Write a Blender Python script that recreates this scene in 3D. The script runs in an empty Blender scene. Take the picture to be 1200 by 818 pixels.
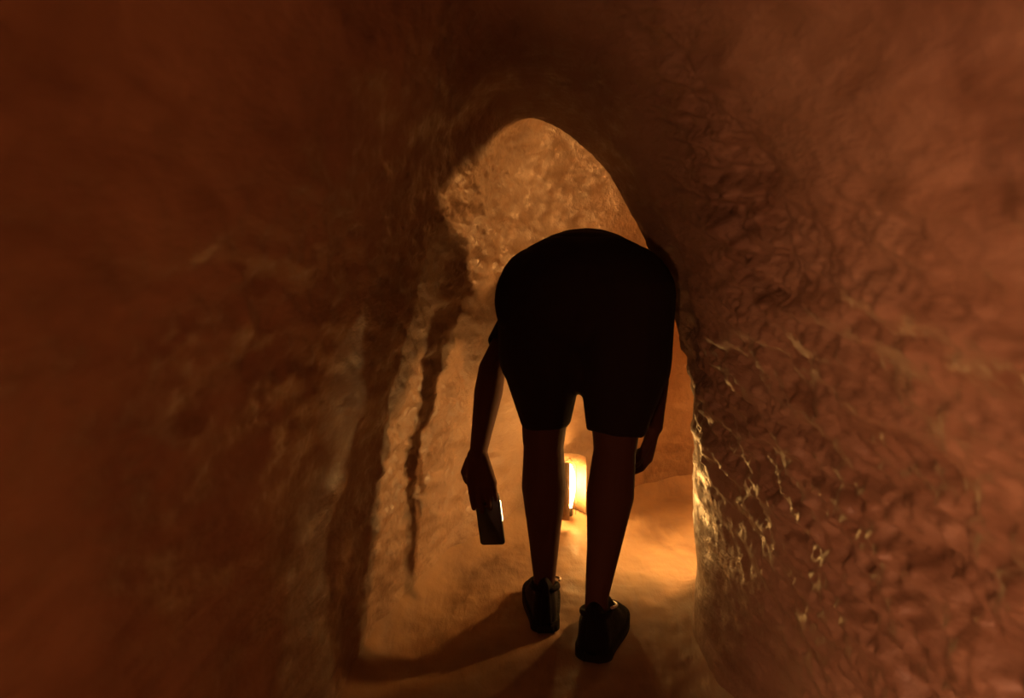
import bpy, bmesh, math, random
import numpy as np
from mathutils import Vector, Matrix, noise
random.seed(7)
sc = bpy.context.scene
col = sc.collection

# ------------------------------------------------------------ camera, world, exposure
CAM_H, PITCH, FPX = 0.95, math.radians(7.17), 867.0
cd = bpy.data.cameras.new('camera'); cam = bpy.data.objects.new('camera', cd); col.objects.link(cam)
cam.location = (0, 0, CAM_H); cam.rotation_euler = (math.pi/2 - PITCH, 0, 0)
cd.sensor_width = 36; cd.lens = 36*FPX/1200; cd.clip_start = 0.02
cd.dof.use_dof = True; cd.dof.focus_distance = 2.15; cd.dof.aperture_fstop = 3.2
sc.camera = cam
w = bpy.data.worlds.new('world'); sc.world = w; w.use_nodes = True
w.node_tree.nodes['Background'].inputs[0].default_value = (0, 0, 0, 1)
w.node_tree.nodes['Background'].inputs[1].default_value = 0
sc.view_settings.view_transform = 'Standard'
try: sc.view_settings.look = 'None'
except Exception: pass
sc.view_settings.gamma = 1; sc.view_settings.use_curve_mapping = False
sc.view_settings.exposure = 0.0
FAR_GLOW = 210.0      # emission of the bulb round the bend
NEAR_GLOW = 2750.0     # emission of the dim bulb behind the photographer
FILL_GLOW = 640.0    # emission of the unseen fill bulb added further round the bend
SIDE_GLOW = 700.0     # emission of the bulb low on the inner side of the bend

def P(px, py, D):
    """world point at horizontal distance D seen at photo pixel (px, py); used to measure places"""
    sx, sy = (px-600)/FPX, (409-py)/FPX
    d = Vector((sx, math.cos(PITCH)+sy*math.sin(PITCH), -math.sin(PITCH)+sy*math.cos(PITCH)))
    return Vector((0, 0, CAM_H)) + d*(D/d.y)

# ------------------------------------------------------------ helpers
def tag(o, label=None, cat=None, group=None, kind=None):
    if label: o['label'] = label
    if cat: o['category'] = cat
    if group: o['group'] = group
    if kind: o['kind'] = kind
    return o

def link(name, me, mat=None, parent=None, smooth=True):
    o = bpy.data.objects.new(name, me); col.objects.link(o)
    if mat: me.materials.append(mat)
    if smooth:
        me.polygons.foreach_set('use_smooth', [True]*len(me.polygons))
    if parent:
        o.parent = parent
        o.matrix_parent_inverse = Matrix.Translation(-parent.location)
    return o

def mesh_bm(bm, name):
    me = bpy.data.meshes.new(name); bm.normal_update(); bm.to_mesh(me); bm.free(); return me

def ell(bm, c, r, rot=None, seg=20):
    m = Matrix.Translation(Vector(c)) @ (rot.to_4x4() if rot else Matrix.Identity(4)) @ Matrix.Diagonal((*r, 1))
    bmesh.ops.create_uvsphere(bm, u_segments=seg, v_segments=max(8, seg//2+2), radius=1, matrix=m)

def frame(d, up=Vector((0, 0, 1))):
    z = Vector(d).normalized()
    if abs(z.dot(up)) > .98: up = Vector((0, 1, 0))
    x = up.cross(z).normalized(); y = z.cross(x)
    return Matrix((x, y, z)).transposed()

def cap(bm, a, b, ra, rb, flat=1.0, up=Vector((0, 0, 1)), seg=20, ends=True):
    """tapered limb segment"""
    a, b = Vector(a), Vector(b); F = frame(b-a, up)
    L = (b-a).length
    rings = []
    for p, r in ((a, ra), (b, rb)):
        rings.append([bm.verts.new(p + F @ Vector((r*math.cos(t)*flat, r*math.sin(t), 0)))
                      for t in [2*math.pi*k/seg for k in range(seg)]])
    for k in range(seg):
        bm.faces.new((rings[0][k], rings[0][(k+1) % seg], rings[1][(k+1) % seg], rings[1][k]))
    bm.faces.new(rings[0][::-1]); bm.faces.new(rings[1])
    if ends:
        ell(bm, a, (ra*flat, ra, ra), F, seg); ell(bm, b, (rb*flat, rb, rb), F, seg)

def chain(bm, pts, **k):
    for (p, r), (q, s) in zip(pts, pts[1:]): cap(bm, p, q, r, s, **k)

def remeshed(bm, name, voxel, smooth=6, cut=None):
    """union of overlapping closed shapes as one continuous surface"""
    me = mesh_bm(bm, name+'_raw'); o = bpy.data.objects.new('raw', me); col.objects.link(o)
    m = o.modifiers.new('r', 'REMESH'); m.mode = 'VOXEL'; m.voxel_size = voxel
    m = o.modifiers.new('s', 'SMOOTH'); m.factor = .5; m.iterations = smooth
    co = None
    if cut:
        cme = mesh_bm(cut, 'cut'); co = bpy.data.objects.new('cutter', cme); col.objects.link(co)
        m = o.modifiers.new('b', 'BOOLEAN'); m.operation = 'DIFFERENCE'; m.object = co; m.solver = 'EXACT'
    bpy.context.view_layer.update()
    dg = bpy.context.evaluated_depsgraph_get()
    out = bpy.data.meshes.new_from_object(o.evaluated_get(dg)); out.name = name
    bpy.data.objects.remove(o); bpy.data.meshes.remove(me)
    if co: bpy.data.objects.remove(co); bpy.data.meshes.remove(cme)
    return out

def mat(name, base, rough=.6, spec=.5, emit=None, strength=0, metal=0, build=None):
    m = bpy.data.materials.new(name); m.use_nodes = True
    nt = m.node_tree; b = nt.nodes['Principled BSDF']
    b.inputs['Base Color'].default_value = (*base, 1)
    b.inputs['Roughness'].default_value = rough
    b.inputs['Specular IOR Level'].default_value = spec
    b.inputs['Metallic'].default_value = metal
    if emit:
        b.inputs['Emission Color'].default_value = (*emit, 1); b.inputs['Emission Strength'].default_value = strength
    if build: build(nt, b)
    return m

def N(nt, t, **kw):
    n = nt.nodes.new(t)
    for k, v in kw.items():
        if k in n.inputs: n.inputs[k].default_value = v
        else: setattr(n, k, v)
    return n

def clay(stretch_rot, c_dark, c_mid, c_light, bump=.5, gloss=(.30, .75)):
    def build(nt, b):
        L = nt.links.new
        tc = N(nt, 'ShaderNodeTexCoord')
        mp = N(nt, 'ShaderNodeMapping'); mp.inputs['Rotation'].default_value = stretch_rot
        mp.inputs['Scale'].default_value = (1, .32, 1.0)
        L(tc.outputs['Object'], mp.inputs[0])
        n1 = N(nt, 'ShaderNodeTexNoise', Scale=2.6, Detail=6.0, Roughness=.6); L(tc.outputs['Object'], n1.inputs['Vector'])
        n2 = N(nt, 'ShaderNodeTexNoise', Scale=26.0, Detail=5.0, Roughness=.62); L(mp.outputs[0], n2.inputs['Vector'])
        n3 = N(nt, 'ShaderNodeTexNoise', Scale=160.0, Detail=3.0, Roughness=.6); L(tc.outputs['Object'], n3.inputs['Vector'])
        mx = N(nt, 'ShaderNodeMath', operation='MULTIPLY_ADD'); L(n2.outputs[0], mx.inputs[0]); mx.inputs[1].default_value = .45
        L(n1.outputs[0], mx.inputs[2])
        cr = N(nt, 'ShaderNodeValToRGB'); L(mx.outputs[0], cr.inputs[0])
        e = cr.color_ramp.elements; e[0].position = .48; e[0].color = (*c_dark, 1); e[1].position = 1.0; e[1].color = (*c_light, 1)
        k = e.new(.72); k.color = (*c_mid, 1)
        L(cr.outputs[0], b.inputs['Base Color'])
        rr = N(nt, 'ShaderNodeMapRange'); L(n2.outputs[0], rr.inputs[0])
        rr.inputs[1].default_value = .35; rr.inputs[2].default_value = .65; rr.inputs[3].default_value = gloss[0]; rr.inputs[4].default_value = gloss[1]
        L(rr.outputs[0], b.inputs['Roughness'])
        hs = N(nt, 'ShaderNodeMath', operation='MULTIPLY_ADD'); L(n3.outputs[0], hs.inputs[0]); hs.inputs[1].default_value = .12
        L(n2.outputs[0], hs.inputs[2])
        bp = N(nt, 'ShaderNodeBump', Strength=bump, Distance=.016); L(hs.outputs[0], bp.inputs['Height'])
        L(bp.outputs[0], b.inputs['Normal'])
    return build

M_wall = mat('clay_wall', (.4, .25, .15), spec=.45, build=clay((math.radians(-9), 0, 0), (.125, .07, .042), (.205, .125, .074), (.28, .185, .112)))
M_floor = mat('packed_earth', (.4, .25, .15), spec=.3, build=clay((0, 0, .6), (.12, .068, .038), (.205, .125, .068), (.28, .18, .10), bump=.35, gloss=(.6, .95)))

def cloth_build(scale, amt):
    def build(nt, b):
        tc = N(nt, 'ShaderNodeTexCoord'); n = N(nt, 'ShaderNodeTexNoise', Scale=scale, Detail=3.0)
        nt.links.new(tc.outputs['Object'], n.inputs['Vector'])
        bp = N(nt, 'ShaderNodeBump', Strength=amt, Distance=.02); nt.links.new(n.outputs[0], bp.inputs['Height'])
        nt.links.new(bp.outputs[0], b.inputs['Normal'])
        b.inputs['Sheen Weight'].default_value = .02
    return build
M_shorts = mat('black_cotton', (.012, .008, .008), .95, .1, build=cloth_build(9, .5))
M_shirt = mat('black_jersey', (.010, .007, .007), .95, .1, build=cloth_build(7, .6))
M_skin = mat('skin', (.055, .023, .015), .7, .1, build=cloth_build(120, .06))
M_hair = mat('dark_hair', (.015, .009, .006), .5, .3, build=cloth_build(150, .5))
M_shoe = mat('black_shoe_leather', (.007, .005, .005), .9, .05, build=cloth_build(60, .15))
M_sole = mat('black_rubber', (.009, .007, .006), .9, .05, build=cloth_build(80, .2))
M_trim = mat('pale_shoe_trim', (.35, .28, .22), .3, .6, build=cloth_build(90, .1))
M_phone = mat('black_phone_case', (.010, .009, .009), .35, .5, build=cloth_build(200, .03))
M_screen = mat('lit_phone_screen', (.02, .02, .02), .2, .5, emit=(1.0, .80, .42), strength=7)
M_iron = mat('dark_lamp_iron', (.05, .04, .03), .5, .4, metal=.6, build=cloth_build(70, .2))
M_bulbFill = mat('added_fill_bulb_glass', (.8, .6, .3), .3, .5, emit=(1.0, .42, .10), strength=FILL_GLOW)
M_bulbA = mat('glowing_bulb_glass', (.8, .6, .3), .3, .5, emit=(1.0, .50, .13), strength=FAR_GLOW)
M_bulbB = mat('glowing_side_bulb_glass', (.8, .6, .3), .3, .5, emit=(1.0, .54, .16), strength=SIDE_GLOW)
M_bulbC = mat('dim_bulb_glass', (.8, .6, .3), .3, .5, emit=(1.0, .41, .20), strength=NEAR_GLOW)

# ------------------------------------------------------------ the tunnel
# stations: left base, right base, crown height
ST = [((-.47, -2.4), (.50, -2.4), 1.50), ((-.47, -1.6), (.50, -1.6), 1.50), ((-.46, -.8), (.50, -.8), 1.50),
      ((-.46, -.1), (.50, -.1), 1.50), ((-.44, .45), (.53, .45), 1.50), ((-.40, .9), (.54, .9), 1.45),
      ((-.37, 1.3), (.51, 1.3), 1.38), ((-.33, 1.65), (.49, 1.65), 1.32), ((-.26, 2.0), (.53, 1.95), 1.31),
      ((-.13, 2.32), (.66, 2.10), 1.42), ((.12, 2.60), (.88, 2.18), 1.44), ((.52, 2.86), (1.12, 2.26), 1.40),
      ((1.0, 3.06), (1.38, 2.40), 1.36), ((1.5, 3.25), (1.75, 2.58), 1.36), ((2.1, 3.42), (2.3, 2.75), 1.36),
      ((2.8, 3.5), (2.95, 2.85), 1.36)]
def cr(p0, p1, p2, p3, t):
    return .5*((2*p1)+(-p0+p2)*t+(2*p0-5*p1+4*p2-p3)*t*t+(-p0+3*p1-3*p2+p3)*t**3)
def station(s):
    i = min(int(s), len(ST)-2); t = s-i
    q = [ST[max(0, min(len(ST)-1, i+k))] for k in (-1, 0, 1, 2)]
    v = [np.array([*a, *b, h]) for a, b, h in q]
    r = cr(*v, t); return r
def gauss(v, c, s): return math.exp(-sum(((v[i]-c[i])/s[i])**2 for i in range(3)))
def sstep(a, b, x):
    t = max(0, min(1, (x-a)/(b-a))); return t*t*(3-2*t)
CA, SA = math.cos(math.radians(-9)), math.sin(math.radians(-9))
def wall_disp(p):
    """inward relief of the dug clay at a point"""
    x, y, z = p
    big = noise.fractal(Vector((x*1.6, y*1.6, z*1.6)), .8, 2.0, 3)*.030
    # pick marks: streaks that run down towards the photographer on the right, the other way on the left
    wr = sstep(-.06, .16, x); st = rid = 0
    for wt, sa in ((wr, SA), (1-wr, -SA)):
        if wt <= 0: continue
        a = y*CA - z*sa; b = y*sa + z*CA
        st += wt*noise.fractal(Vector((x*5, a*7.5, b*25)), .75, 2.0, 4)
        rid += wt*(-abs(noise.noise(Vector((x*4+5, a*6, b*19))))*2+.6)
    rough = .15
    if wr > 0:
        rough += wr*( 1.0*gauss(p, (.5, .95, .50), (9, .42, .26)) + .9*gauss(p, (.45, 1.55, .62), (9, .35, .16))
        + 1.3*gauss(p, (.45, 1.22, 1.0), (9, .14, .20)) + .8*gauss(p, (.5, .55, .45), (9, .4, .35))
        + .5*gauss(p, (.5, .95, .92), (9, .3, .10)))
    if wr < 1:
        rough += (1-wr)*(.35*gauss(p, (-.3, 1.75, .45), (9, .25, .3)) + .35*gauss(p, (-.3, 1.9, 1.0), (9, .3, .2))
        + .45*gauss(p, (-.4, .95, .85), (9, .35, .2)) + .3*gauss(p, (-.2, 2.4, .6), (9, .5, .5)))
    rough = min(rough, 1.3)
    d = big + rough*(st*.025 + rid*.006 + noise.fractal(Vector((x*34, y*34, z*34)), .8, 2.0, 2)*.0018)
    # shallow edge of a trimmed patch and a ledge on the right wall
    if x > .12:
        wx = sstep(.12, .34, x)*(1-sstep(1.7, 2.0, y)); e = wx* sstep(-.012, .012, y - (1.07+.30*(z-1.0))) * sstep(.83, .95, z) * (1-sstep(1.25, 1.4, z))
        d -= .012*e
        d += wx*.014*math.exp(-((z-(.875+.02*math.sin(y*9)))/.022)**2)*(1-sstep(1.0, 1.15, y))
        # smooth flared foot of the wall
        d += wx*.03*(1-sstep(.0, .35, z))*sstep(.9, 1.6, y)
    if x > .2: d -= .045*gauss(p, (.42, 1.74, .88), (.2, .13, .13))
    # lip of the near vault at the bend
    d += .020*math.exp(-((y-1.86)/.10)**2)*sstep(.9, 1.2, z)*sstep(-.3, .1, x)
    return d
def floor_z(x, y):
    f = noise.fractal(Vector((x*2.2, y*2.2, 3)), .8, 2.0, 3)*.014 + noise.fractal(Vector((x*9, y*7, 7)), .7, 2.0, 3)*.005
    return f

NT, sub = 420, 46
S = np.linspace(0, len(ST)-1, (len(ST)-1)*sub+1)
# denser between y=.3 and y=3
S = np.concatenate([np.linspace(0, 3.5, 90, endpoint=False), np.linspace(3.5, 11.5, 620, endpoint=False), np.linspace(11.5, len(ST)-1, 90)])
pos = np.zeros((len(S), NT, 3)); 
for i, s in enumerate(S):
    lx, ly, rx, ry, h = station(s)
    cx, cy = (lx+rx)/2, (ly+ry)/2; hx, hy = (rx-lx)/2, (ry-ly)/2
    hw = math.hypot(hx, hy)
    for j in range(NT):
        th = -0.09 + (math.pi+.18)*j/(NT-1)             # 0 = right base, pi = left base
        c_, s_ = math.cos(th), math.sin(th)
        u = c_*(.86+.14*abs(c_)); z = h*math.copysign(abs(s_)**.98, s_)
        x, y = cx+hx*u, cy+hy*u
        d = wall_disp((x, y, z))
        nx, nz = -c_/hw, -s_/h; L = math.hypot(nx, nz); nx /= L; nz /= L
        lean = -.065*(z/h)**3*gauss((0, cy, 0), (0, 1.9, 0), (1, .5, 1))
        pos[i, j] = (x+hx/hw*nx*d+lean, y+hy/hw*nx*d, z+nz*d)
# vertex normals of the whole vault, so its three pieces shade without a seam
du = np.gradient(pos, axis=0); dv = np.gradient(pos, axis=1)
nrm = np.cross(dv, du); nrm /= np.linalg.norm(nrm, axis=2, keepdims=True)+1e-12
mid = pos[300, NT//2]
if nrm[300, NT//2][2] > 0: nrm = -nrm
def vault(name, j0, j1):
    sp = pos[:, j0:j1+1].reshape(-1, 3); sn = nrm[:, j0:j1+1].reshape(-1, 3); n = j1-j0+1
    F = [(i*n+j, i*n+j+1, (i+1)*n+j+1, (i+1)*n+j) for i in range(len(S)-1) for j in range(n-1)]
    me = bpy.data.meshes.new(name); me.from_pydata(sp.tolist(), [], F); me.update()
    if me.polygons[len(F)//2].normal.dot(Vector(sn[F[len(F)//2][0]].tolist())) < 0:
        me.flip_normals()
    o = link(name, me, M_wall); me.normals_split_custom_set_from_vertices(sn.tolist())
    return tag(o, kind='structure')
vault('wall_right', 0, 138); vault('ceiling', 138, 282); vault('wall_left', 282, NT-1)
# floor
NU = 90; V = []; 
for i, s in enumerate(S):
    lx, ly, rx, ry, h = station(s)
    for j in range(NU):
        t = -.04+1.08*j/(NU-1); x, y = lx+(rx-lx)*t, ly+(ry-ly)*t
        e = abs(2*t-1)
        V.append((x, y, floor_z(x, y) + .05*max(0, e-.72)**2/.08))
me = bpy.data.meshes.new('floor')
me.from_pydata(V, [], [(i*NU+j, i*NU+j+1, (i+1)*NU+j+1, (i+1)*NU+j) for i in range(len(S)-1) for j in range(NU-1)]); me.update()
if me.polygons[100].normal.z < 0: me.flip_normals()
tag(link('floor', me, M_floor), kind='structure')
# earth that closes the two ends of the passage
for nm, i in (('wall_back', 0), ('wall_far', len(S)-1)):
    bm = bmesh.new(); ring = [bm.verts.new(pos[i, j].tolist()) for j in range(NT)]
    c = bm.verts.new((pos[i].mean(axis=0)).tolist())
    for j in range(NT): bm.faces.new((ring[j], ring[(j+1) % NT], c))
    tag(link(nm, mesh_bm(bm, nm), M_wall), kind='structure')

# ------------------------------------------------------------ lamps
def lamp(loc, facing, bulb_mat, label, length=.11, r=.02, hood=None, cover=3.5, tall=.01, gap=.02, hood_mat=None, lid=0):
    """bulkhead lamp: plate on the clay, holder, elongated bulb, wire guard; facing = horizontal direction it looks"""
    root = bpy.data.objects.new('wall_lamp', None); col.objects.link(root); root.location = loc
    tag(root, label, 'lamp', 'lamps fixed to the tunnel walls')
    n = Vector(facing).normalized(); s = Vector((-n.y, n.x, 0)); u = Vector((0, 0, 1)); R = Matrix((s, u, n)).transposed()
    def pt(a, b, c): return Vector(loc) + s*a + u*b + n*c
    back = min([h[1].dot(-n)-Vector(loc).dot(-n) for h in (w_.ray_cast(Vector(loc), -n) for w_ in col.objects if w_.name.startswith(('wall_', 'ceiling')) and w_.type == 'MESH') if h[0]] + [.5])
    bm = bmesh.new(); cap(bm, pt(0, 0, -back-.02), pt(0, 0, -back+.012), .036, .033, seg=24, ends=False); link('back_plate', mesh_bm(bm, 'p'), M_iron, root)
    bm = bmesh.new(); cap(bm, pt(0, -length/2-.022, 0), pt(0, -length/2+.008, 0), .015, .013, seg=20, ends=False)
    cap(bm, pt(0, 0, -back), pt(0, -length/2-.015, 0), .007, .007, seg=12); link('lamp_holder', mesh_bm(bm, 'h'), M_iron, root)
    bm = bmesh.new(); prof = [(0, .45), (.12, .62), (.35, .95), (.6, 1), (.82, .8), (.95, .45), (1, .02)]
    rings = [[bm.verts.new(pt(r*k*math.cos(a), -length/2+length*t, r*k*math.sin(a))) for a in [2*math.pi*q/20 for q in range(20)]] for t, k in prof]
    for a, b in zip(rings, rings[1:]):
        for q in range(20): bm.faces.new((a[q], a[(q+1) % 20], b[(q+1) % 20], b[q]))
    bm.faces.new(rings[0][::-1]); bm.faces.new(rings[-1]); link('bulb', mesh_bm(bm, 'b'), bulb_mat, root)
    bm = bmesh.new(); g = r+.012
    for a in (-.9, .9):
        pts = [pt(g*math.sin(a), -length/2-.01, g*math.cos(a)), pt(g*math.sin(a), length/2, g*math.cos(a)), pt(0, length/2+.02, 0)]
        for p, q in zip(pts, pts[1:]): cap(bm, p, q, .0012, .0012, seg=6)
    link('wire_guard', mesh_bm(bm, 'g'), M_iron, root)
    if lid:       # shallow cone added over the bulb to keep the light low
        bm = bmesh.new(); cap(bm, pt(0, length/2+.010, 0), pt(0, length/2+.016, 0), lid, .02, seg=32, ends=False); link('baffle_cap', mesh_bm(bm, 'lid'), M_iron, root)
    if hood:      # half-round shade added to keep the light off one side
        bm = bmesh.new(); g = r+gap; od = Vector(hood); hc = math.atan2(od.dot(s), od.dot(n)) + math.pi
        inn = [[bm.verts.new(pt(gg*math.sin(t), z, gg*math.cos(t))) for t in [hc-cover/2+cover*k/24 for k in range(25)]]
               for gg, z in ((g, -length/2-tall), (g, length/2+tall), (g+.002, length/2+tall), (g+.002, -length/2-tall))]
        for q in range(4):
            for k in range(24): bm.faces.new((inn[q][k], inn[q][k+1], inn[(q+1) % 4][k+1], inn[(q+1) % 4][k]))
        bm.faces.new([inn[q][0] for q in range(4)]); bm.faces.new([inn[q][24] for q in range(3, -1, -1)])
        bmesh.ops.recalc_face_normals(bm, faces=bm.faces); link('shade', mesh_bm(bm, 'shade'), hood_mat or M_iron, root)
    return root
A = P(667, 570, 2.58)
lamp(A, (-.15, -1, 0), M_bulbA, 'glowing bulb low on the far wall of the bend, seen between the legs', .17, .021, hood=(.719, -.695, 0), cover=4.6, tall=.02, gap=.04, hood_mat=M_wall)  # clay-coloured shade added so its lit inside reads as glowing wall
lamp((.655, 2.215, .30), (-.27, .96, 0), M_bulbB, 'low glowing bulb on the inner side of the bend, hidden past the right wall', .06, .03, hood=(-.985, .17, 0), cover=4.8, tall=.02, gap=.03, lid=.085)
lamp((1.36, 2.60, .85), (-.45, .9, 0), M_bulbFill, 'unseen shaded fill bulb, added further round the bend to light the arch and left wall', .14, .06, hood=(-.36, -.93, 0), cover=4.2, gap=.06, tall=.03)  # added lamp, never in view, brightens the arch and far left wall
lamp((-.35, -.28, .48), (1, .0, 0), M_bulbC, 'shaded dim bulb on the left wall beside the photographer, turned to the right wall', .12, .022, hood=(1, -.04, 0), cover=4.1, tall=.07)

# ------------------------------------------------------------ the person
root = bpy.data.objects.new('person', None); col.objects.link(root); root.location = (P(690, 700, 1.74).x, 1.74, 0)
tag(root, 'person in black shirt and shorts stooping away through the tunnel, dark phone in left hand', 'person')

hipL, hipR = P(645, 335, 1.83), P(724, 335, 1.79)
kneeL, kneeR = P(637, 515, 1.83), P(721, 520, 1.74)
ankL, ankR = P(638, 693, 1.82), P(699, 714, 1.68)
pel = (hipL+hipR)/2
chest = Vector((.215, 2.10, .86)); neck = Vector((.245, 2.25, .80)); headc = Vector((.27, 2.385, .765))
shL, shR = Vector((.055, 2.15, .815)), Vector((.365, 2.13, .815))
elL, elR = P(577, 432, 2.03), Vector((.385, 1.985, .655))
wrL, wrR = P(560, 533, 1.99), P(766, 500, 1.86)

def hand(bm, wr, a, n, side, curl, fan=1.0, thumb=None, L=.082, wide=1.0):
    """palm, four jointed fingers and a thumb; a = along the hand, n = palm side, side = +1 when the thumb leaves on +b"""
    a = Vector(a).normalized(); n = Vector(n); n = (n-a*n.dot(a)).normalized(); b = a.cross(n)*side
    def q(x, y, z): return wr + a*x + b*y*wide + n*z
    for y0, y1, r in ((-.012, -.030, .0125), (-.004, -.011, .0135), (.006, .009, .0135), (.014, .028, .0130)):
        cap(bm, q(0, y0, 0), q(L, y1, 0), .016, r, seg=14)
    cap(bm, q(.02, .018, .006), q(.055, .030, .010), .016, .013, seg=14)
    for k, (y, ln, r, dx) in enumerate(((.030, .072, .0086, 0), (.010, .080, .0090, .004), (-.011, .075, .0086, .002), (-.031, .058, .0076, -.006))):
        p = q(L+dx, y, 0); ang = curl[0] + .04*k; prev = p; rr = r*1.14; tot = ang
        for fr, cu in ((.45, curl[1]), (.31, curl[2]), (.24, 0)):
            yy = b*(y*.12*fan)
            nx = prev + (a*math.cos(tot) + n*math.sin(tot))*ln*fr + yy*fr
            cap(bm, prev, nx, rr, rr*.93, seg=12); prev = nx; rr *= .93; tot += cu
    th = thumb or ((.018, .022, .006), (.052, .046, .020), (.078, .050, .034), (.098, .044, .044))
    for (p, r), (s, t) in zip(zip(th, (.014, .0115, .0105, .0095)), list(zip(th, (.014, .0115, .0105, .0088)))[1:]):
        cap(bm, q(*p), q(*s), r, t, seg=12)
    return q

bm = bmesh.new()
# legs: thigh, knee, calf belly at the back, ankle, foot
def leg(h, k, an, yaw):
    chain(bm, [(h, .085), (h.lerp(k, .35), .080), (h.lerp(k, .8), .060), (k, .054)])
    c1 = k.lerp(an, .30); c2 = k.lerp(an, .62)
    chain(bm, [(k, .050), (c1+Vector((0, -.012, 0)), .057), (c2+Vector((0, -.004, 0)), .041), (an+Vector((0, 0, .03)), .028), (an, .029)])
    cap(bm, k+Vector((0, .018, 0)), k+Vector((0, .02, -.03)), .040, .036)
    Y = Matrix.Rotation(yaw, 3, 'Z'); f1 = an + Y @ Vector((0, -.012, -.045))
    cap(bm, f1, an + Y @ Vector((0, .13, -.06)), .026, .020); cap(bm, an, f1, .026, .021)
YAWL, YAWR = .03, -.30
leg(hipL, kneeL, ankL, YAWL); leg(hipR, kneeR, ankR, YAWR)
# trunk
X = Vector((1, 0, 0))
for t in np.linspace(0, 1, 12):
    c = pel.lerp(chest, t) + Vector((0, 0, .02*math.sin(t*math.pi)))
    wd = .135 - .022*math.sin(t*math.pi) + .012*t; hh = .090-.015*math.sin(t*math.pi)+.01*t
    ell(bm, c, (wd, .09, hh))
ell(bm, hipL+Vector((.0, -.035, -.01)), (.08, .08, .085)); ell(bm, hipR+Vector((0, -.035, -.01)), (.08, .08, .085))
chain(bm, [(shL, .052), (chest+Vector((0, .03, .01)), .08), (shR, .052)])
chain(bm, [(chest, .09), (neck, .056), (headc+Vector((-.005, -.05, 0)), .052)])
# arms
def arm(s, e, wv):
    chain(bm, [(s, .052), (s.lerp(e, .4), .046), (e, .038)])
    chain(bm, [(e, .038), (e.lerp(wv, .28), .040), (e.lerp(wv, .7), .030), (wv, .024)])
arm(shL, elL, wrL); arm(shR, elR, wrR)
# head: crown points forward and up, face looks ahead and down
hu = Vector((.06, .80, .45)).normalized(); hf = Vector((.08, .55, -.80)); hf = (hf-hu*hf.dot(hu)).normalized(); hs = hu.cross(hf)
HR = Matrix((hs, hf, hu)).transposed()
def H(x, y, z): return headc + HR @ Vector((x, y, z))
ell(bm, H(0, -.008, .035), (.074, .090, .082), HR, 28); ell(bm, H(0, .030, -.025), (.058, .060, .075), HR, 24)
ell(bm, H(0, .062, -.075), (.028, .026, .024), HR); ell(bm, H(0, .074, .020), (.052, .020, .012), HR)
cap(bm, H(0, .086, .008), H(0, .106, -.028), .008, .013); ell(bm, H(-.012, .097, -.030), (.009,)*3, HR); ell(bm, H(.012, .097, -.030), (.009,)*3, HR)
ell(bm, H(0, .085, -.050), (.024, .012, .006), HR); ell(bm, H(0, .083, -.060), (.021, .012, .006), HR)
for s in (-1, 1):
    ell(bm, H(s*.030, .076, .004), (.014, .012, .010), HR); ell(bm, H(s*.040, .066, -.02), (.022, .022, .02), HR)
    ell(bm, H(s*.074, -.004, -.006), (.008, .018, .030), HR)
# hands
aL = (Vector((.12, -.02, -1))).normalized(); nL = Vector((.25, 1, .02))
qL = hand(bm, wrL, aL, nL, 1 if (aL.cross(nL)).x < 0 else -1, (.02, .05, .10), fan=0,
          thumb=((.014, .024, .004), (.050, .046, .014), (.082, .048, .034), (.108, .032, .046)), wide=1.1)
aR = (kneeR+Vector((.045, .045, -.03)) - wrR).normalized(); nR = kneeR - wrR
qR = hand(bm, wrR, Vector((-.10, .35, -.93)), Vector((-1, .1, .1)), -1 if Vector((-.10, .35, -.93)).cross(Vector((-1, .1, .1))).y > 0 else 1, (.35, .55, .45))
body = remeshed(bm, 'body', .0042, 5)
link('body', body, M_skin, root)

# hair
bm = bmesh.new()
ell(bm, H(0, -.018, .042), (.082, .092, .084), HR, 32); ell(bm, H(0, -.045, -.005), (.066, .050, .060), HR, 24)
ell(bm, H(0, .040, .085), (.060, .040, .028), HR)
cut = bmesh.new(); ell(cut, H(0, .085, -.03), (.075, .085, .085), HR, 24)
link('hair', remeshed(bm, 'hair', .005, 3, cut), M_hair, root)

# shirt
bm = bmesh.new()
for t in np.linspace(-.02, 1.05, 15):
    c = pel.lerp(chest, t) + Vector((0, 0, .025*math.sin(max(0, t)*math.pi)))
    ell(bm, c, (.192-.015*math.sin(t*math.pi)-.035*t, .09, .132-.012*t))
chain(bm, [(shL, .064), (chest+Vector((0, .02, .02)), .092), (shR, .064)])
cap(bm, shL, shL.lerp(elL, .72), .064, .054, ends=False); cap(bm, shR, shR.lerp(elR, 1.0), .062, .052, ends=False)
cap(bm, chest, neck.lerp(chest, .35), .09, .075)
# loose hem hanging over the hips
for k in range(14):
    t = k/13; x = -.155+.31*t
    ell(bm, pel + Vector((x*1.07, -.035, -.035+.068*(1-(x/.155)**2))), (.052, .05, .090))
cut = bmesh.new()
cap(cut, shL.lerp(elL, .55), shL.lerp(elL, .95), .050, .050, ends=False)
link('shirt', remeshed(bm, 'shirt', .006, 8, cut), M_shirt, root)

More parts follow.
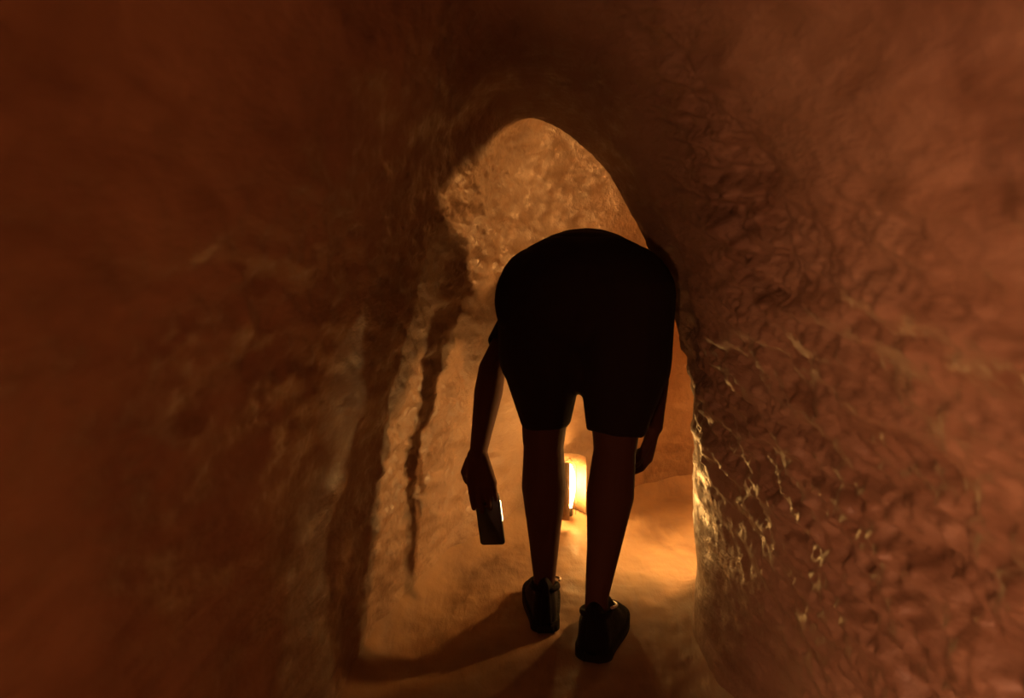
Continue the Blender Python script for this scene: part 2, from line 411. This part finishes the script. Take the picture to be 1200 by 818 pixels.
# shorts
bm = bmesh.new(); cut = bmesh.new()
def shorts_leg(h, hem, r0, r1, mid):
    cap(bm, h, mid, r0, (r0+r1)/2+.018, ends=True); cap(bm, mid, hem, (r0+r1)/2+.018, r1, ends=False)
    d = (hem-mid).normalized(); cap(cut, hem-d*.07, hem+d*.03, r1-.004, r1-.005, ends=False)
hemL, hemR = P(640, 498, 1.83), P(721, 508, 1.75)
shorts_leg(hipL+Vector((-.012, -.02, -.02)), hemL, .122, .061, P(636, 415, 1.82))
shorts_leg(hipR+Vector((.012, -.02, -.02)), hemR, .122, .070, P(731, 425, 1.77))
for x in np.linspace(-.06, .06, 5): ell(bm, pel+Vector((x, -.03, -.02)), (.125, .118, .140))
ell(bm, P(682, 422, 1.79), (.060, .07, .085))
for v in bm.verts:   # loose creases
    v.co += Vector((noise.noise(v.co*14), noise.noise(v.co*14+Vector((9, 0, 0))), 0))*.005
link('shorts', remeshed(bm, 'shorts', .0055, 6, cut), M_shorts, root)

# shoes
def shoe(an, yaw, name='shoe', L=.27, lift=0, wide=1.0):
    R = Matrix.Rotation(yaw, 3, 'Z'); heel = Vector((an.x, an.y, 0)) + R @ Vector((0, -.058, 0))
    heel.z = max(floor_z(heel.x+u, heel.y+v) for u in (-.04, 0, .04, .1) for v in (0, .07, .14, .21, .27))+.001
    def Q(x, y, z): return heel + R @ Vector((x, y, z))
    def half(y):    # half width of the outline along the foot
        t = y/L; return .033*math.sqrt(max(0, 1-((.12-t)/.12)**2)) if t < .12 else (.033+.014*sstep(.15, .65, t))*math.sqrt(max(0, 1-(max(0, t-.68)/.32)**2.2))
    ys = [L*(.5-.5*math.cos(math.pi*k/26)) for k in range(27)]
    def loft(z0, z1, grow, nm, m, par):
        bm = bmesh.new(); rows = []
        for y in ys:
            w_ = max(half(y)*wide, .014)+grow; zt = z1(y) if callable(z1) else z1; row = []
            for k in range(17):
                a = math.pi*k/16
                if callable(z1): px_, pz_ = w_*math.cos(a)*(1-.18*math.sin(a)), z0 + (zt-z0)*math.sin(a)**.8
                else: px_, pz_ = w_*(1-2*k/16), zt
                row.append(bm.verts.new(Q(px_, y, pz_)))
            row += [bm.verts.new(Q(-w_, y, z0)) if not callable(z1) else bm.verts.new(Q(-w_*.9, y, z0-.003)),
                    bm.verts.new(Q(w_, y, z0)) if not callable(z1) else bm.verts.new(Q(w_*.9, y, z0-.003))]
            rows.append(row)
        for r_, s_ in zip(rows, rows[1:]):
            for k in range(len(r_)): bm.faces.new((r_[k], r_[(k+1) % len(r_)], s_[(k+1) % len(r_)], s_[k]))
        bm.faces.new(rows[0][::-1]); bm.faces.new(rows[-1])
        bmesh.ops.recalc_face_normals(bm, faces=bm.faces)
        return link(nm, mesh_bm(bm, nm), m, par)
    up = loft(.022, lambda y: .022 + .078*(1-sstep(.35, .72, y/L)) + .036*(1-sstep(.80, 1.0, y/L))*1.0, -.001, name, M_shoe, root)
    so = loft(.0, .026, .005, 'sole', M_sole, None)
    so.parent = up; so.matrix_parent_inverse = up.matrix_parent_inverse.inverted() if False else Matrix.Translation(-root.location)
    so.matrix_parent_inverse = Matrix.Identity(4)
    # padded collar round the ankle
    bm = bmesh.new(); c = [Q(.033*math.cos(a), .058+.048*math.sin(a), .100-.010*math.sin(a)) for a in [2*math.pi*k/28 for k in range(28)]]
    for k in range(28): cap(bm, c[k], c[(k+1) % 28], .008, .008, seg=10)
    co = link('collar', remeshed(bm, 'collar', .0025, 4), M_shoe, None); co.parent = up; co.matrix_parent_inverse = Matrix.Identity(4)
    bm = bmesh.new(); c = [Q(.043*math.cos(a), .085+.065*math.sin(a), .106-.02*math.sin(a)) for a in np.linspace(-.5, 1.2, 10)]
    for k in range(9): cap(bm, c[k], c[k+1], .0035, .0035, seg=8)
    tr = link('trim', mesh_bm(bm, 'trim'), M_trim, None); tr['label'] = 'pale edging catching the light'
    tr.parent = up; tr.matrix_parent_inverse = Matrix.Identity(4)
    return up
sL = shoe(ankL, YAWL); sR = shoe(ankR, YAWR, wide=1.22)
sc.view_layers[0].update()

# ------------------------------------------------------------ phone carried in the left hand
ph = bpy.data.objects.new('mobile_phone', None); col.objects.link(ph)
pc = qL(.192, -.003, .0235); ph.location = pc
tag(ph, 'dark mobile phone hanging from the left hand, one lit edge', 'phone')
a = aL; n = (nL-a*nL.dot(a)).normalized(); b = a.cross(n)
if b.x < 0: b = -b
def G(x, y, z): return pc + b*x + a*y + n*z
def rrect(w_, l_, r_, k=6):
    out = []
    for cx_, cy_, s0 in ((w_-r_, l_-r_, 0), (-w_+r_, l_-r_, 90), (-w_+r_, -l_+r_, 180), (w_-r_, -l_+r_, 270)):
        for q in range(k+1):
            t = math.radians(s0+90*q/k); out.append((cx_+r_*math.cos(t), cy_+r_*math.sin(t)))
    return out
def slab(levels, nm, m):
    bm = bmesh.new(); R_ = [[bm.verts.new(G(x, y, z)) for x, y in rrect(w_, l_, .010)] for w_, l_, z in levels]
    for r_, s_ in zip(R_, R_[1:]):
        for k in range(len(r_)): bm.faces.new((r_[k], r_[(k+1) % len(r_)], s_[(k+1) % len(s_)], s_[k]))
    bm.faces.new(R_[0][::-1]); bm.faces.new(R_[-1]); bmesh.ops.recalc_face_normals(bm, faces=bm.faces)
    return link(nm, mesh_bm(bm, nm), m, ph)
slab([(.033, .072, -.0065), (.036, .075, -.004), (.037, .076, 0), (.036, .075, .005)], 'case', M_phone)
# screen: flat front that wraps round the inner long edge
bm = bmesh.new(); prof = [(-.034, .0056), (.026, .0056), (.033, .0050), (.0372, .0030), (.0385, 0.0), (.0380, -.0030)]
ys = [-.062+.078*k/12 for k in range(13)]
rows = [[bm.verts.new(G(x if i < 2 else .033+(x-.033)*(1 if 1 < k < 11 else .5), y, z)) for i, (x, z) in enumerate(prof)] for k, y in enumerate(ys)]
for r_, s_ in zip(rows, rows[1:]):
    for k in range(5): bm.faces.new((r_[k], r_[k+1], s_[k+1], s_[k]))
o = link('screen', mesh_bm(bm, 'screen'), M_screen, ph); o['label'] = 'lit screen edge'
